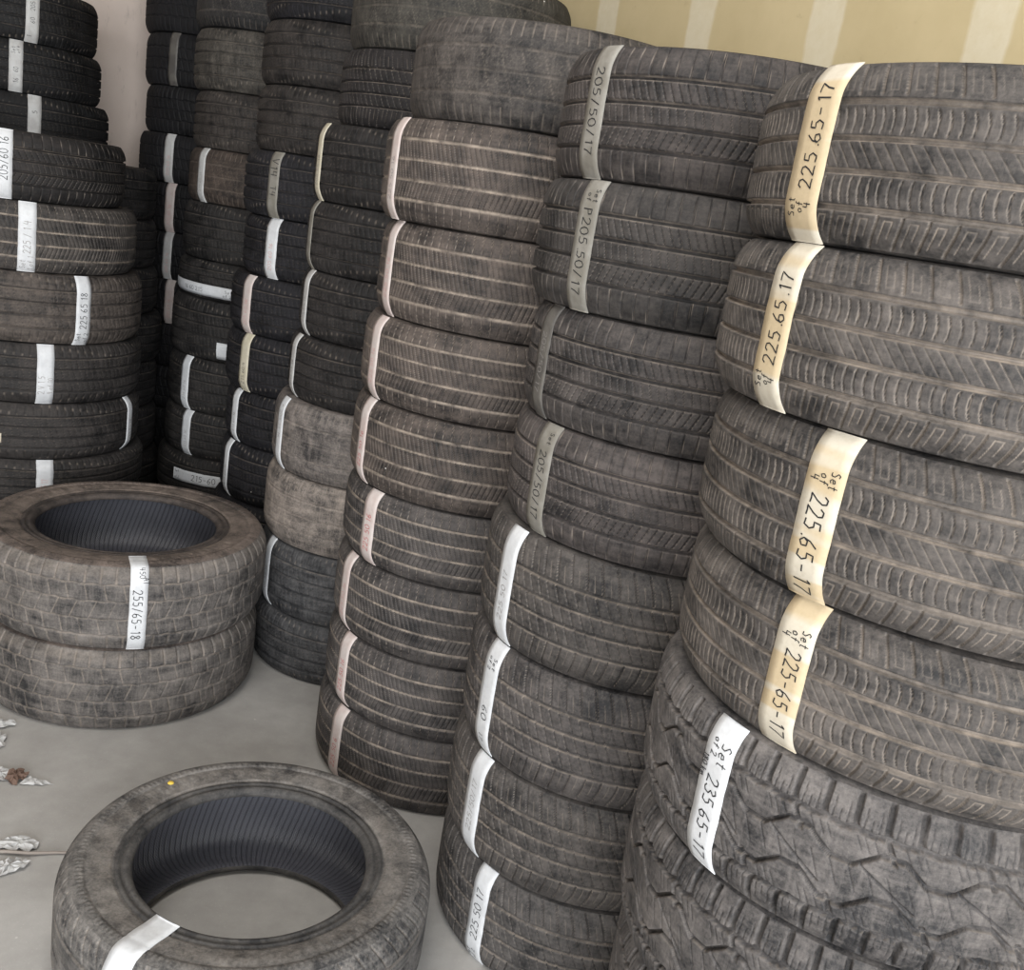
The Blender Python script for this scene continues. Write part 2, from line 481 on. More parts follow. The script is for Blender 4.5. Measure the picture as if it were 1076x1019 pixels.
def side_mesh(sh, up, nu=160, marks=False):
    pr = np.array(side_profile(sh)); r = pr[:, 0]; z = pr[:, 1]
    th = np.arange(nu) / nu * 2 * math.pi
    zz = np.repeat(z[None, :], nu, 0) * B0; rr = np.repeat(r[None, :], nu, 0)
    if marks:                                    # shallow scallops and raised dashes moulded round the sidewall
        m1 = ((th * 90 / math.pi) % 1 < .5)[:, None] & ((r > .868 * R0) & (r < .90 * R0))[None, :]
        seg = ((th > .5) & (th < 1.4)) | ((th > 3.4) & (th < 4.5))
        m2 = (((th * 36 / math.pi) % 1 < .55) & seg)[:, None] & ((r > .775 * R0) & (r < .825 * R0))[None, :]
        zz = zz + m1 * .0012 + m2 * .0010
    ring = np.where(r < .716 * R0, -.55, np.clip((.90 * R0 - r) / (.1 * R0), 0, 1) * .12)   # the rim kept the bead clean of dust
    g = np.repeat(ring[None, :], nu, 0)
    zz = B0 + zz if up else B0 - zz
    P = np.stack([rr * np.cos(th)[:, None], rr * np.sin(th)[:, None], zz], -1)
    return mesh_grid('sidewall', P, flip=not up, attr=g)
def liner_mesh(nu=128):
    pts = [((BEAD - .010) * R0, .80), ((BEAD + .02) * R0, .80), (.70 * R0, .86), (.78 * R0, .90), (.85 * R0, .86), (.895 * R0, .74), (.925 * R0, .5), (.935 * R0, .25), (.938 * R0, 0)]
    pts = pts + [(r, -z) for r, z in pts[:-1][::-1]]
    pr = np.array(pts); th = np.arange(nu) / nu * 2 * math.pi
    P = np.stack([pr[None, :, 0] * np.cos(th)[:, None], pr[None, :, 0] * np.sin(th)[:, None], np.broadcast_to(B0 + pr[None, :, 1] * B0, (nu, len(pr)))], -1)
    return mesh_grid('inner_liner', P)

CACHE = {}
def cached(key, fn):
    if key not in CACHE: CACHE[key] = fn()
    return CACHE[key]

# ------------------------------------------------------------------ paper labels and the marker on them
STROKES = {   # one-stroke letters on a 0..0.6 x 0..1 box
    '0': [[(.3, 1), (.08, .8), (.03, .45), (.15, .08), (.35, 0), (.55, .25), (.57, .6), (.45, .92), (.3, 1)]],
    '1': [[(.18, .8), (.34, 1), (.3, 0)]],
    '2': [[(.05, .78), (.2, .98), (.45, .95), (.52, .72), (.35, .4), (.03, .02), (.3, .05), (.58, .02)]],
    '3': [[(.08, .9), (.35, 1), (.52, .78), (.25, .54), (.52, .38), (.45, .08), (.2, 0), (.03, .14)]],
    '4': [[(.12, 1), (.06, .45), (.55, .48)], [(.45, .95), (.40, 0)]],
    '5': [[(.52, .97), (.16, .95), (.12, .58), (.4, .6), (.54, .36), (.38, .04), (.04, .08)]],
    '6': [[(.45, .98), (.15, .6), (.05, .22), (.25, 0), (.5, .14), (.46, .42), (.2, .44), (.07, .25)]],
    '7': [[(.03, .95), (.55, .97), (.3, .45), (.2, 0)]],
    '8': [[(.5, .82), (.28, 1), (.1, .8), (.3, .55), (.54, .25), (.3, 0), (.06, .2), (.28, .5), (.5, .82)]],
    '9': [[(.5, .7), (.3, .5), (.1, .68), (.2, .95), (.45, .95), (.5, .7), (.46, .3), (.35, 0)]],
    '/': [[(.1, -.05), (.5, 1.05)]], '-': [[(.12, .45), (.5, .47)]], '.': [[(.25, .02), (.31, .10)]],
    'S': [[(.5, .9), (.25, 1), (.08, .78), (.46, .4), (.4, .06), (.05, .08)]],
    'e': [[(.1, .3), (.5, .34), (.4, .58), (.15, .5), (.06, .2), (.25, 0), (.5, .1)]],
    't': [[(.3, 1), (.26, .1), (.45, .02)], [(.1, .65), (.5, .68)]],
    'o': [[(.3, .58), (.08, .35), (.2, .02), (.48, .15), (.48, .45), (.3, .58)]],
    'f': [[(.52, .95), (.35, 1), (.27, .7), (.22, 0)], [(.08, .55), (.46, .58)]],
    'k': [[(.12, 1), (.1, 0)], [(.48, .6), (.12, .28), (.5, 0)]],
    'm': [[(.02, .55), (.04, 0)], [(.04, .4), (.2, .57), (.28, 0)], [(.28, .4), (.45, .57), (.55, 0)]],
    'A': [[(.03, 0), (.3, 1), (.56, 0)], [(.14, .38), (.48, .38)]],
    'T': [[(.03, .97), (.57, .97)], [(.3, .97), (.28, 0)]],
    'P': [[(.1, 0), (.12, 1), (.45, .93), (.48, .62), (.12, .5)]],
    'R': [[(.1, 0), (.12, 1), (.45, .93), (.48, .62), (.12, .5), (.52, 0)]],
    'V': [[(.03, 1), (.28, 0), (.56, 1)]],
    ' ': [],
}
def text_strokes(s):
    out = []; x = 0
    for ch in s:
        for st in STROKES.get(ch, []): out.append([(px + x, py) for px, py in st])
        x += .36 if ch in '. ' else .58 if ch == '1' else .72
    return out, x

def path_for(shoulder, t0, t1, over_side):
    """(r, z, nr, nz) samples along the section from low t to high t, then over the upper sidewall to the bead"""
    t = np.linspace(t0, t1, 44)
    r = prof_r(t, shoulder); nr, nz = profile_normal(t, shoulder)
    rows = [(a, B0 + b * B0, c, d) for a, b, c, d in zip(r, t, nr, nz)]
    if over_side:
        for (r_, z_) in side_profile(shoulder)[1:]:
            if r_ < over_side * R0: break
            rows.append((r_, B0 + max(z_, .955) * B0, .15, .99))
    return np.array(rows)

class Surf:
    """maps (distance along the strip, distance across it) to the tyre surface"""
    def __init__(s, rows, theta, slant, sy):
        s.rows = rows; d = np.hypot(np.diff(rows[:, 0]), np.diff(rows[:, 1]) * sy)
        s.L = np.concatenate([[0], np.cumsum(d)]); s.theta = theta; s.slant = slant
        s.mid = s.L[-1] / 2
    def at(s, l, a, lift):
        r, z, nr, nz = (np.interp(l, s.L, s.rows[:, i]) for i in range(4))
        th = s.theta + math.radians(s.slant) * (l - s.mid) / .1 + a / max(r, .2)
        r += nr * lift; z += nz * lift
        return (r * math.cos(th), r * math.sin(th), z)

class Hoop:
    """a strip laid round the tread instead of across it"""
    def __init__(s, th0, th1, t, shoulder):
        s.th0, s.th1, s.t, s.sh = th0, th1, t, shoulder; s.L = [0, (th1 - th0) * R0]
    def at(s, l, a, lift):
        t = s.t + a / B0; r = float(prof_r(np.array([t]), s.sh)[0]); th = s.th0 + l / R0
        nr, nz = profile_normal(np.array([t]), s.sh)
        r += float(nr[0]) * lift
        return (r * math.cos(th), r * math.sin(th), B0 + t * B0 + float(nz[0]) * lift)

def strip_mesh(S, width, wob):
    n = 56; L = S.L[-1]; v = []; f = []
    prof = [(-.5, .0003), (-.5, .0016), (-.25, .0018), (0, .0020), (.25, .0018), (.5, .0016), (.5, .0003)]
    for i in range(n + 1):
        l = L * i / n
        dw = wob * math.sin(i * .35) * .001 + wob * math.sin(i * .9 + 1) * .0005
        for c, h in prof: v.append(S.at(l, c * width + dw, h))
    m = len(prof)
    for i in range(n):
        for j in range(m - 1): f.append((i * m + j, i * m + j + 1, (i + 1) * m + j + 1, (i + 1) * m + j))
    f.append(tuple(range(m))); f.append(tuple(range(n * m, n * m + m))[::-1])
    return mesh_py('paper_label', v, f, True)

def ink_mesh(S, texts, direction, rng):
    """texts: (string, start along the strip 0..1 in reading direction, letter height, offset across)"""
    v = []; f = []; L = S.L[-1]
    for s, start, hgt, off in texts:
        strokes, w = text_strokes(s)
        pw = max(.0012, hgt * .085)
        for st in strokes:
            pts = []
            for a, b in zip(st[:-1], st[1:]):
                for k in range(4): pts.append((a[0] + (b[0] - a[0]) * k / 4, a[1] + (b[1] - a[1]) * k / 4))
            pts.append(st[-1]); pts = np.array(pts) * hgt
            pts[:, 1] += rng.uniform(-.04, .04) * hgt
            tan = np.gradient(pts, axis=0); tan /= np.linalg.norm(tan, axis=1)[:, None] + 1e-9
            nor = np.stack([-tan[:, 1], tan[:, 0]], 1) * pw / 2
            base = len(v)
            for p, nn in zip(pts, nor):
                for q in (p + nn, p - nn):
                    x = q[0] + start * L; y = q[1] - hgt / 2
                    if direction == 'up': v.append(S.at(x, off - y, .0024))
                    elif direction == 'down': v.append(S.at(L - x, off + y, .0024))
                    else: v.append(S.at(x, off + y, .0024))
            for i in range(len(pts) - 1):
                f.append((base + 2 * i, base + 2 * i + 1, base + 2 * i + 3, base + 2 * i + 2))
    return mesh_py('handwriting', v, f, True)

# ------------------------------------------------------------------ the tyres
# (stack letter + position from the top, x, y, bottom z, top z, outer radius)
TIRES = [
    ('A1',0.590,1.339,1.480,1.675,0.349),
    ('A2',0.590,1.341,1.284,1.480,0.349),
    ('A3',0.607,1.332,1.085,1.284,0.349),
    ('A4',0.617,1.327,0.896,1.085,0.349),
    ('A5',0.605,1.333,0.686,0.896,0.349),
    ('A6',0.611,1.330,0.462,0.686,0.349),
    ('A7',0.624,1.324,0.277,0.462,0.349),
    ('B1',0.296,1.937,1.533,1.744,0.315),
    ('B2',0.287,1.939,1.316,1.533,0.315),
    ('B3',0.305,1.935,1.111,1.316,0.315),
    ('B4',0.304,1.936,0.905,1.111,0.315),
    ('B5',0.284,1.939,0.673,0.905,0.315),
    ('B6',0.282,1.939,0.438,0.673,0.315),
    ('B7',0.279,1.940,0.218,0.438,0.315),
    ('B8',0.285,1.939,0.000,0.218,0.315),
    ('C1',-0.047,2.502,1.623,1.835,0.331),
    ('C2',-0.088,2.501,1.402,1.623,0.331),
    ('C3',-0.072,2.502,1.185,1.402,0.331),
    ('C4',-0.087,2.501,0.990,1.185,0.331),
    ('C5',-0.090,2.501,0.782,0.990,0.331),
    ('C6',-0.087,2.501,0.598,0.782,0.331),
    ('C7',-0.089,2.501,0.398,0.598,0.331),
    ('C8',-0.090,2.501,0.204,0.398,0.331),
    ('C9',-0.096,2.501,0.000,0.204,0.331),
    ('D1',-0.346,3.064,1.815,2.020,0.305),
    ('D2',-0.364,3.062,1.613,1.815,0.298),
    ('D3',-0.408,3.055,1.404,1.613,0.305),
    ('D4',-0.409,3.055,1.213,1.404,0.305),
    ('D5',-0.409,3.055,1.026,1.213,0.305),
    ('D6',-0.418,3.054,0.840,1.026,0.311),
    ('D7',-0.445,3.050,0.624,0.840,0.311),
    ('D8',-0.451,3.049,0.409,0.624,0.311),
    ('D9',-0.450,3.049,0.192,0.409,0.311),
    ('D10',-0.456,3.048,0.000,0.192,0.311),
    ('E1',-0.734,3.604,1.925,2.118,0.313),
    ('E2',-0.734,3.604,1.730,1.925,0.313),
    ('E3',-0.734,3.604,1.524,1.730,0.313),
    ('E4',-0.758,3.599,1.318,1.524,0.313),
    ('E5',-0.744,3.602,1.123,1.318,0.313),
    ('E6',-0.771,3.596,0.930,1.123,0.313),
    ('E7',-0.771,3.596,0.732,0.930,0.313),
    ('E8',-0.756,3.599,0.543,0.732,0.313),
    ('E9',-0.761,3.598,0.337,0.543,0.313),
    ('E10',-0.777,3.594,0.147,0.337,0.313),
    ('F1',-1.136,4.101,1.924,2.116,0.315),
    ('F2',-1.132,4.102,1.711,1.924,0.315),
    ('F3',-1.126,4.104,1.506,1.711,0.308),
    ('F4',-1.132,4.102,1.311,1.506,0.308),
    ('F5',-1.138,4.100,1.102,1.311,0.308),
    ('F6',-1.144,4.099,0.958,1.102,0.308),
    ('F7',-1.151,4.097,0.730,0.958,0.315),
    ('F8',-1.149,4.097,0.519,0.730,0.315),
    ('F9',-1.152,4.096,0.339,0.519,0.315),
    ('F10',-1.171,4.091,0.151,0.339,0.315),
    ('G1',-1.562,4.650,1.940,2.142,0.301),
    ('G2',-1.551,4.653,1.735,1.940,0.301),
    ('G3',-1.541,4.656,1.545,1.735,0.301),
    ('G4',-1.557,4.651,1.348,1.545,0.301),
    ('G5',-1.552,4.653,1.145,1.348,0.301),
    ('G6',-1.553,4.652,0.946,1.145,0.301),
    ('G7',-1.549,4.654,0.755,0.946,0.301),
    ('H1',-1.814,3.382,1.260,1.461,0.373),
    ('H2',-1.772,3.404,1.049,1.260,0.373),
    ('H3',-1.747,3.417,0.827,1.049,0.373),
    ('H4',-1.740,3.421,0.633,0.827,0.373),
    ('H5',-1.737,3.422,0.445,0.633,0.373),
    ('H6',-1.718,3.433,0.293,0.445,0.373),
    ('J1',-1.892,4.073,1.197,1.389,0.300),
    ('J2',-1.883,4.076,1.010,1.197,0.300),
    ('J3',-1.869,4.083,0.828,1.010,0.300),
    ('J4',-1.846,4.094,0.634,0.828,0.300),
    ('J5',-1.853,4.090,0.446,0.634,0.300),
    ('J6',-1.846,4.094,0.253,0.446,0.300),
    ('J7',-1.828,4.102,0.000,0.253,0.300),
    ('M1',-2.151,4.027,1.766,1.958,0.310),
    ('M2',-2.133,4.036,1.591,1.766,0.310),
    ('M3',-2.102,4.052,1.389,1.591,0.310),
    ('K1',-1.055,2.676,0.2335,0.4640,0.385),
    ('K2',-1.060,2.676,0.000,0.2305,0.381),
    ('L1',-0.376,1.653,0.000,0.217,0.347),
    ('A8',0.624,1.324,0.000,0.277,0.349),
    ('E11',-0.777,3.594,0.000,0.147,0.313),
    ('F11',-1.171,4.091,0.000,0.151,0.315),
    ('G8',-1.549,4.654,0.566,0.755,0.301),
    ('G9',-1.549,4.654,0.377,0.566,0.301),
    ('G10',-1.549,4.654,0.189,0.377,0.301),
    ('G11',-1.549,4.654,0.000,0.189,0.301),
    ('H7',-1.718,3.433,0.146,0.293,0.373),
    ('H8',-1.718,3.433,0.000,0.146,0.373),
]
# nudges that keep neighbouring stacks from touching
PLACE = {'J7': dict(z0=0.0)}
STACK = {'A': 'nearest right-hand stack', 'B': 'second stack from the right', 'C': 'third stack from the right',
         'D': 'fourth stack from the right', 'E': 'fifth stack from the right', 'F': 'sixth stack from the right',
         'G': 'dark far-corner stack', 'H': 'wide left-edge stack',
         'J': 'stack behind the left one'}
GROUP = {'A': 'tires in the nearest right stack', 'B': 'tires in the second stack from the right',
         'C': 'tires in the third stack from the right', 'D': 'tires in the fourth stack from the right',
         'E': 'tires in the fifth stack from the right', 'F': 'tires in the sixth stack from the right',
         'G': 'tires in the far corner stack', 'H': 'tires in the left front stack',
         'J': 'tires in the stack behind the left one', 'K': 'pair of tires stacked on the open floor'}
ORD = ['topmost', 'second from top', 'third from top', 'fourth from top', 'fifth from top', 'sixth from top',
       'seventh from top', 'eighth from top', 'ninth from top', 'tenth from top', 'bottom one']
# design and rubber colour (linear) per tyre
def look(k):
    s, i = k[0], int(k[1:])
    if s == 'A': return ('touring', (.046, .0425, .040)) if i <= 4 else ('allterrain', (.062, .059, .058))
    if s == 'B': return ('eco' if i <= 4 else 'slant', [(.029, .026, .025), (.030, .028, .027), (.036, .033, .032), (.039, .035, .034), (.045, .042, .040), (.047, .044, .043), (.049, .046, .044), (.049, .047, .046)][i - 1])  # upper ones darker: dimmer light higher up put into the colour
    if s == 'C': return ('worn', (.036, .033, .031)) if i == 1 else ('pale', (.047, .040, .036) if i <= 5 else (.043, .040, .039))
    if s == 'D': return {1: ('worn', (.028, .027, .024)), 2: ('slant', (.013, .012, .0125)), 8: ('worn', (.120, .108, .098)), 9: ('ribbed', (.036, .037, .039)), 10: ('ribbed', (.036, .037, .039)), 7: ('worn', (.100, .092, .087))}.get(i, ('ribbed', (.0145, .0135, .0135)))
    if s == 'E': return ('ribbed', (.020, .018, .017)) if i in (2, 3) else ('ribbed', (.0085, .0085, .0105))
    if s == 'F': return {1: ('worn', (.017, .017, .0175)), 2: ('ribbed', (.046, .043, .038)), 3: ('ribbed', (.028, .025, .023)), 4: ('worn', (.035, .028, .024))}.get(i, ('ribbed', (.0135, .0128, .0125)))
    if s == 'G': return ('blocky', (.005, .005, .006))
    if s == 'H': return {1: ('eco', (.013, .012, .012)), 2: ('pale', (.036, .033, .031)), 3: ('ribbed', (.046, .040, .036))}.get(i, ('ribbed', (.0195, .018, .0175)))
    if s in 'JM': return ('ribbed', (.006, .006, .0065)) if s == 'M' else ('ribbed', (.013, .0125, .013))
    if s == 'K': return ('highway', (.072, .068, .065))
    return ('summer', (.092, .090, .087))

# paper labels: key -> list of (theta deg, width m, slant deg per 10 cm, paper, reading direction, ink, texts, extras)
def small(*rows, at, h=.010, off=.012):
    return [(r, at, h, off - i * (h + .002)) for i, r in enumerate(rows)]
LABELS = {
 'A1': [(-155.8, .056, 0, 'cream', 'up', 'black', [('Set', .15, .011, -.014), ('of', .17, .011, 0), ('4', .20, .011, .012), ('225.65-17', .30, .021, .002)], {})],
 'A2': [(-154.6, .049, 0, 'cream', 'up', 'black', [('Set', .14, .011, -.012), ('of', .16, .011, 0), ('4', .18, .011, .011), ('225.65.17', .28, .021, .002)], {})],
 'A3': [(-138.6, .050, 0, 'cream', 'down', 'black', [('Set', .22, .011, .012), ('of', .24, .011, 0), ('4', .26, .011, -.012), ('225.65-17', .36, .022, -.001)], {})],
 'A4': [(-138.8, .050, 0, 'cream', 'down', 'black', [('Set', .18, .011, .013), ('of', .20, .011, .001), ('4', .22, .011, -.011), ('225-65-17', .32, .020, .003)], {})],
 'A5': [(-147.3, .047, 0, 'white', 'down', 'black', [('Set', .14, .016, .009), ('of 2', .13, .010, -.007), ('180 km', .25, .009, -.017), ('235 65-17', .36, .020, .002)], {})],
 'B1': [(-145.7, .050, 0, 'grey', 'down', 'black', [('205/50/17', .18, .022, 0)], {})],
 'B2': [(-138.1, .046, 0, 'grey', 'down', 'black', [('Set', .08, .011, .012), ('of', .11, .011, -.004), ('P205.50/17', .22, .021, 0)], {})],
 'B3': [(-156.0, .046, 0, 'clear', 'down', 'faint', [('205/50/17', .25, .018, 0)], {})],
 'B4': [(-144.7, .050, 0, 'grey', 'down', 'black', [('Set', .08, .011, .010), ('205/50/17', .24, .021, 0)], {})],
 'B5': [(-148.2, .050, 0, 'white', 'up', 'faint', [('225 50 17', .22, .016, 0)], {})],
 'B6': [(-147.3, .050, 0, 'white', 'down', 'black', [('Set', .14, .011, .010), ('of 2', .14, .010, -.006), ('60', .56, .020, .003), ('17', .80, .014, 0)], {})],
 'B7': [(-144.4, .050, 0, 'white', 'up', 'faint', [('225/50/17', .26, .017, 0)], {})],
 'B8': [(-133.5, .044, 0, 'white', 'up', 'black', [('Set', .06, .010, -.010), ('of 2', .06, .010, .004), ('225 50 17', .28, .020, 0)], {})],
 'C2': [(-150.0, .046, 0, 'pink', 'up', 'faint', [('225 50 16', .2, .016, 0)], {})],
 'C3': [(-150.0, .044, 0, 'pink', 'up', 'faintred', [('225 50 16', .2, .016, 0)], {})],
 'C4': [(-147.5, .044, 0, 'pink', 'up', 'faintred', [('225 50 16', .2, .016, 0)], {})],
 'C5': [(-148.0, .044, 0, 'pink', 'up', 'red', [('225 50 16', .2, .016, 0)], {})],
 'C6': [(-135.3, .047, 0, 'pink', 'up', 'red', [('225 50 16', .2, .019, 0)], {})],
 'C7': [(-148.0, .044, 0, 'pink', 'up', 'faintred', [('225 50 16', .2, .016, 0)], {})],
 'C8': [(-140.7, .045, 0, 'pink', 'up', 'red', [('225 50 16', .22, .017, 0)], {})],
 'C9': [(-137.2, .044, 0, 'pink', 'up', 'red', [('225 50 6', .20, .017, 0)], {})],
 'D3': [(-150.0, .042, 0, 'yellow', 'up', 'faint', [('205 55 16', .2, .015, 0)], {})],
 'D4': [(-153.0, .040, 0, 'grey', 'up', 'faint', [('205 55 16', .2, .015, 0)], {})],
 'D5': [(-149.5, .042, 0, 'bare', 'up', 'faint', [('205 55 16', .2, .015, 0)], {})],
 'D6': [(-151.0, .042, 0, 'bare', 'up', 'faint', [('205 55 16', .2, .015, 0)], {})],
 'D7': [(-146.0, .044, 0, 'white', 'down', 'faint', [('P 205 55 16', .12, .015, 0)], {})],
 'D9': [(-143.0, .040, 0, 'white', 'up', 'faint', [('205 55 16', .2, .015, 0)], {})],
 'E4': [(-118.8, .044, 0, 'grey', 'down', 'black', [('V14', .12, .030, 0), ('T4.', .52, .024, .002)], {})],
 'E5': [(-119.7, .050, 0, 'white', 'up', 'faintred', [('205 60 16', .15, .017, 0)], {})],
 'E6': [(-129.9, .048, 0, 'pink', 'up', 'faintred', [('205 60 16', .15, .017, 0)], {})],
 'E7': [(-127.0, .045, 0, 'yellow', 'up', 'black', [('215 60 4', .15, .016, 0)], {})],
 'E8': [(-138.5, .044, 0, 'white', 'up', 'faint', [('215 60 16', .2, .014, 0)], {})],
 'E9': [(-143.0, .042, 0, 'white', 'up', 'faint', [('215 60 16', .2, .014, 0)], {})],
 'F4': [(-129.6, .045, 0, 'bare', 'up', 'faint', [('215 60 15', .2, .014, 0)], {})],
 'F6': [(-160.0, .060, 0, 'white', 'hoop', 'black', [('16 60 215', .30, .022, .0), ('Set', .82, .016, .010), ('of 2', .80, .016, -.012)], dict(hoop=(-158, -84), t=-.52))],
 'F7': [(-93.3, .056, 0, 'white', 'hoop', 'faint', [], dict(hoop=(-98, -88), t=-.60))],
 'F8': [(-123.9, .046, 0, 'white', 'up', 'faint', [('215 60 16', .2, .014, 0)], {})],
 'F9': [(-118.3, .044, 0, 'white', 'up', 'faint', [('215 60 16', .2, .014, 0)], {})],
 'F10': [(-100.0, .050, 0, 'white', 'hoop', 'black', [('Set', .03, .012, .015), ('of 2', .03, .010, -.012), ('215-60', .36, .026, .002)], dict(hoop=(-122, -76), t=.14))],
 'G2': [(-109.2, .042, 0, 'clear', 'up', 'faint', [], {})],
 'G4': [(-106.2, .045, 0, 'bare', 'up', 'faintred', [('205 65 16', .15, .016, 0)], {})],
 'G5': [(-103.7, .044, 0, 'pink', 'up', 'faintred', [('205 65 16', .15, .016, 0)], {})],
 'G6': [(-102.8, .042, 0, 'bare', 'up', 'faintred', [('205 65 16', .15, .016, 0)], {})],
 'G7': [(-99.4, .042, 0, 'pink', 'up', 'faintred', [('205 65 16', .15, .016, 0)], {})],
 'M1': [(-47.8, .045, 0, 'bare', 'up', 'black', [('1', .10, .017, -.01), ('60', .34, .016, 0), ('205', .55, .016, 0)], {})],
 'M2': [(-60.8, .045, 0, 'bare', 'up', 'black', [('16', .18, .018, .0), ('60', .38, .016, 0), ('Set', .72, .014, -.01), ('of 4', .74, .012, .008)], {})],
 'M3': [(-55.3, .045, 0, 'bare', 'up', 'black', [('5', .68, .018, 0)], {})],
 'H1': [(-61.9, .050, 0, 'white', 'up', 'black', [('205/60 16', .28, .022, 0)], {})],
 'H2': [(-58.5, .050, 0, 'white', 'up', 'faint', [('Set', .06, .014, -.010), ('1 of 1', .04, .014, .010), ('225 / 1 4', .28, .019, 0)], {})],
 'H3': [(-36.0, .048, 0, 'white', 'up', 'black', [('Set', .08, .013, -.012), ('of 2', .06, .013, .010), ('225 65 18', .26, .020, 0)], {})],
 'H4': [(-54.3, .050, 0, 'white', 'up', 'faint', [('2 V 1 5', .20, .017, -.010), ('9 of 10', .20, .014, .013)], {})],
 'H5': [(-1.0, .040, 0, 'white', 'up', 'faint', [('225 65 18', .2, .015, 0)], {}), (-75.5, .040, 0, 'yellow', 'hoop', 'faint', [], dict(hoop=(-90, -73.5), t=-.22))],
 'H6': [(-56.9, .051, 0, 'white', 'up', 'faintred', [('225 65 17', .15, .018, 0)], {})],
 'K1': [(-63.4, .043, 0, 'white', 'down', 'black', [('450', .24, .012, .006), ('AT', .32, .012, .014), ('255/65-18', .42, .020, -.002)], dict(over=.74))],
 'L1': [(-112.6, .052, 0, 'white', 'up', 'black', [], dict(over=.645))],
}
PAPERWORD = {'cream': 'cream', 'white': 'white', 'grey': 'grey', 'clear': 'dim see-through', 'pink': 'pinkish', 'bare': 'dull white', 'yellow': 'yellowish'}

def describe(k):
    s, i = k[0], int(k[1:])
    if k == 'K1': return 'brown-dusted light-truck tire with white 255/65-18 strip, lying on top of the floor pair'
    if k == 'K2': return 'dusty light-truck tire lying on the concrete under another, no label'
    if k == 'L1': return 'grey tire lying alone flat on the concrete in the foreground, yellow dot on sidewall'
    if s == 'M': s, pos = 'J', i - 1
    elif s == 'J': pos = i + 2
    else: pos = i - 1
    last = {'A': 8, 'B': 8, 'C': 9, 'D': 10, 'E': 11, 'F': 11, 'G': 11, 'H': 8, 'J': 10}[s]
    o = 'bottom one' if pos == last - 1 else ORD[pos]
    des, _ = look(k)
    what = {'touring': 'worn touring', 'allterrain': 'chunky all-terrain', 'eco': 'slit-shouldered', 'slant': 'slant-siped', 'pale': 'ribbed',
            'worn': 'bald', 'ribbed': 'dark ribbed', 'blocky': 'black'}[des]
    lb = LABELS.get(k)
    if lb:
        how = 'sideways ' if 'hoop' in lb[0][7] else ''
        what += ' tire with %s%s label,' % (how, PAPERWORD[lb[0][3]])
    else: what += ' tire without label,'
    if k in ('A8', 'E11', 'F11', 'G11', 'H8'): what = 'lowest tire,'
    return '%s %s of %s' % (what, o, STACK[s])

rng = random.Random(4)
def build_tire(k, x, y, z0, z1, R):
    des, colour = look(k)
    sh = DESIGNS[des][3]
    t = empty('tire', (x, y, z0))
    sx = R / R0; sz = (z1 - z0) / W0
    t.scale = (sx, sx, sz)
    turn = rng.uniform(0, 360)
    t.rotation_euler = (0, 0, math.radians(turn))
    tag(t, describe(k), 'tire', GROUP.get('J' if k[0] == 'M' else k[0]))
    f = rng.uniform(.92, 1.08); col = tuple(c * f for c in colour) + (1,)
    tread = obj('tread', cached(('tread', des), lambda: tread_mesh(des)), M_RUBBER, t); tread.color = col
    fine = k[0] in 'KL'
    for up in (True, False):
        so = obj('sidewall', cached(('side', sh, up, fine), lambda: side_mesh(sh, up, 720 if fine else 160, fine)), M_RUBBER, t)
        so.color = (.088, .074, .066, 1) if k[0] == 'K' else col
    obj('inner_liner', cached('liner', liner_mesh), M_LINER, t)
    for th, wd, sl, paper, dr, ink, texts, ex in LABELS.get(k, []):
        loc = math.radians(th - turn)
        if 'hoop' in ex:
            a, b = (math.radians(v - turn) for v in ex['hoop']); S = Hoop(a, b, ex['t'], sh)
        else:
            S = Surf(path_for(sh, -.985, .985 if 'over' not in ex else TEND, ex.get('over')), loc, sl, 1.0)
        lo = obj('paper_label', strip_mesh(S, wd / sx, rng.uniform(.1, .45)), PAPER[paper], t)
        lo['label'] = PAPERWORD[paper] + ' paper size label'
        if texts:
            obj('handwriting', ink_mesh(S, texts, dr, rng), INK[ink], lo)
    if k == 'L1':
        v = []; n = 20; th0 = math.radians(141.8 - turn)
        for rad, h in ((.0, .0026), (.0045, .0024), (.0062, 0)):
            for i in range(n):
                a = i / n * 2 * math.pi
                px = .288 / sx * math.cos(th0) + rad * math.cos(a); py = .288 / sx * math.sin(th0) + rad * math.sin(a)
                v.append((px, py, B0 + B0 * .997 + h))
        f = [(r * n + i, r * n + (i + 1) % n, (r + 1) * n + (i + 1) % n, (r + 1) * n + i) for r in range(2) for i in range(n)]
        d = obj('paint_dot', mesh_py('paint_dot', v, f, True), M_YELLOW, t); d['label'] = 'small yellow paint dot'
    return t

for row in TIRES:
    k, x, y, z0, z1, R = row
    z0 = PLACE.get(k, {}).get('z0', z0)
    build_tire(k, x, y, max(z0, 0), z1, R)

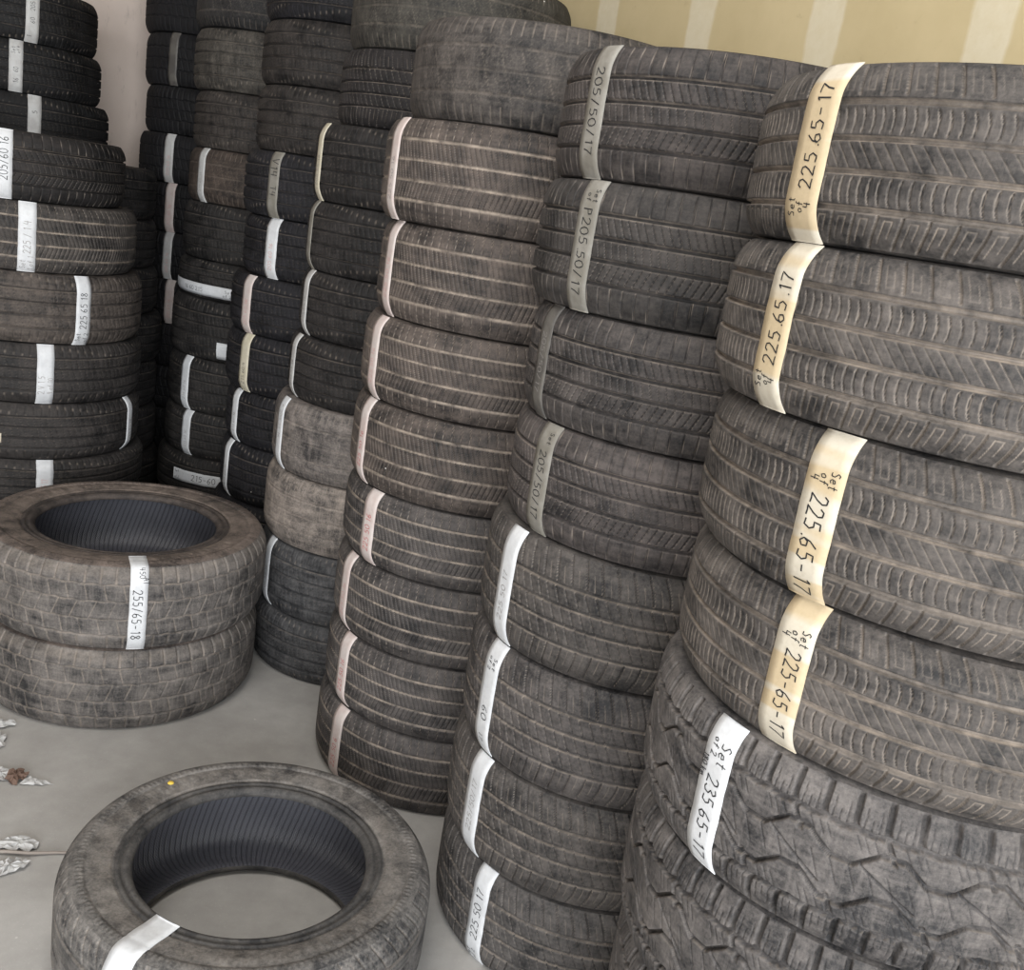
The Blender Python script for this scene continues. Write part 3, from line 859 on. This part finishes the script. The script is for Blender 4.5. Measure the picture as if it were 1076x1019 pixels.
# ------------------------------------------------------------------ litter on the floor
def crumpled(name, outline, seed, lift=.012, mat=None):
    """a torn, crinkled scrap: outline in metres, lifted unevenly off the floor"""
    r = random.Random(seed)
    fine = []                                    # ragged torn edge
    for a, b in zip(outline, outline[1:] + outline[:1]):
        for q in range(4):
            w = q / 4; j = .0 if q == 0 else .0045
            fine.append((a[0] + (b[0] - a[0]) * w + r.uniform(-j, j), a[1] + (b[1] - a[1]) * w + r.uniform(-j, j)))
    outline = fine; n = len(outline)
    cx = sum(p[0] for p in outline) / n; cy = sum(p[1] for p in outline) / n
    ringf = (1.0, .72, .4); v = []
    for q in ringf:
        for i, (px, py) in enumerate(outline):
            j = 1 + r.uniform(-.06, .06)
            v.append((cx + (px - cx) * q * j, cy + (py - cy) * q * j, .0015 + r.random() * lift * (1.1 - .3 * q)))
    v.append((cx, cy, lift * .8))
    f = []
    for k in range(2):
        for i in range(n): f.append((k * n + i, k * n + (i + 1) % n, (k + 1) * n + (i + 1) % n, (k + 1) * n + i))
    for i in range(n): f.append((2 * n + i, 2 * n + (i + 1) % n, 3 * n))
    o = obj(name, mesh_py(name, v, f), mat)
    s = o.modifiers.new('thickness', 'SOLIDIFY'); s.thickness = .0008; s.offset = 1
    return o
def at(o, x, y, rot=0):
    o.location = (x, y, 0.0); o.rotation_euler = (0, 0, math.radians(rot)); return o
G_SCRAP = 'torn paper scraps on the floor'
tag(at(crumpled('paper_scrap', [(-.05, -.012), (-.01, -.022), (.035, -.004), (.028, .018), (-.02, .022), (-.05, .012)], 1, .014, PAPER['bare']), -1.195, 2.275, 10),
    'torn white paper scrap at the left edge beside the pair of tires', 'paper scrap', G_SCRAP)
tag(at(crumpled('paper_scrap', [(-.03, -.05), (.012, -.045), (.022, -.01), (.006, .03), (-.02, .045), (-.035, 0)], 2, .014, PAPER['bare']), -1.160, 2.195, 0),
    'narrow crinkled paper scrap between two others at the left edge', 'paper scrap', G_SCRAP)
tag(at(crumpled('paper_scrap', [(-.03, -.02), (.010, -.024), (.028, .0), (.022, .026), (-.012, .02), (-.032, .004)], 3, .010, PAPER['bare']), -1.083, 2.068, -10),
    'torn white paper scrap touching the left side of a brown leaf', 'paper scrap', G_SCRAP)
tag(at(crumpled('paper_scrap', [(-.022, -.014), (.012, -.010), (.050, .006), (.014, .012), (-.020, .020)], 4, .008, PAPER['bare']), -1.005, 2.060, 0),
    'pointed white paper scrap on the right side of a brown leaf', 'paper scrap', G_SCRAP)
tag(at(crumpled('dry_leaf', [(-.024, -.012), (-.004, -.024), (.020, -.014), (.027, .008), (.008, .026), (-.018, .020)], 5, .018, M_LEAF), -1.046, 2.064, 20),
    'curled brown dry leaf lying between two paper scraps', 'leaf')
tag(at(crumpled('paper_scrap', [(-.045, -.016), (.0, -.020), (.034, -.008), (.038, .018), (.004, .026), (-.04, .018)], 6, .014, PAPER['bare']), -.918, 1.832, 5),
    'crumpled white paper scrap above the twig end', 'paper scrap', G_SCRAP)
tag(at(crumpled('paper_scrap', [(-.034, -.034), (-.006, -.044), (.018, -.02), (.034, .012), (.012, .026), (-.018, .008)], 7, .014, PAPER['bare']), -.902, 1.772, 0),
    'crumpled white paper scrap below the twig end', 'paper scrap', G_SCRAP)
def twig():
    pts = [(-.966, 1.798), (-.930, 1.803), (-.885, 1.809), (-.840, 1.828), (-.800, 1.838), (-.762, 1.850)]
    v = []; f = []; n = 8
    for i, (x, y) in enumerate(pts):
        rad = .0042 - .0004 * i
        for j in range(n):
            a = j / n * 2 * math.pi
            v.append((x - rad * .3 * math.cos(a), y + rad * math.cos(a), .0045 + (.016 if 1 <= i <= 2 else .004) * .3 + rad * math.sin(a)))
    for i in range(len(pts) - 1):
        for j in range(n): f.append((i * n + j, i * n + (j + 1) % n, (i + 1) * n + (j + 1) % n, (i + 1) * n + j))
    f.append(tuple(range(n))[::-1]); f.append(tuple(range((len(pts) - 1) * n, len(pts) * n)))
    return obj('twig', mesh_py('twig', v, f, True), M_TWIG)
tag(twig(), 'thin bare twig pointing at the tire lying alone', 'twig')
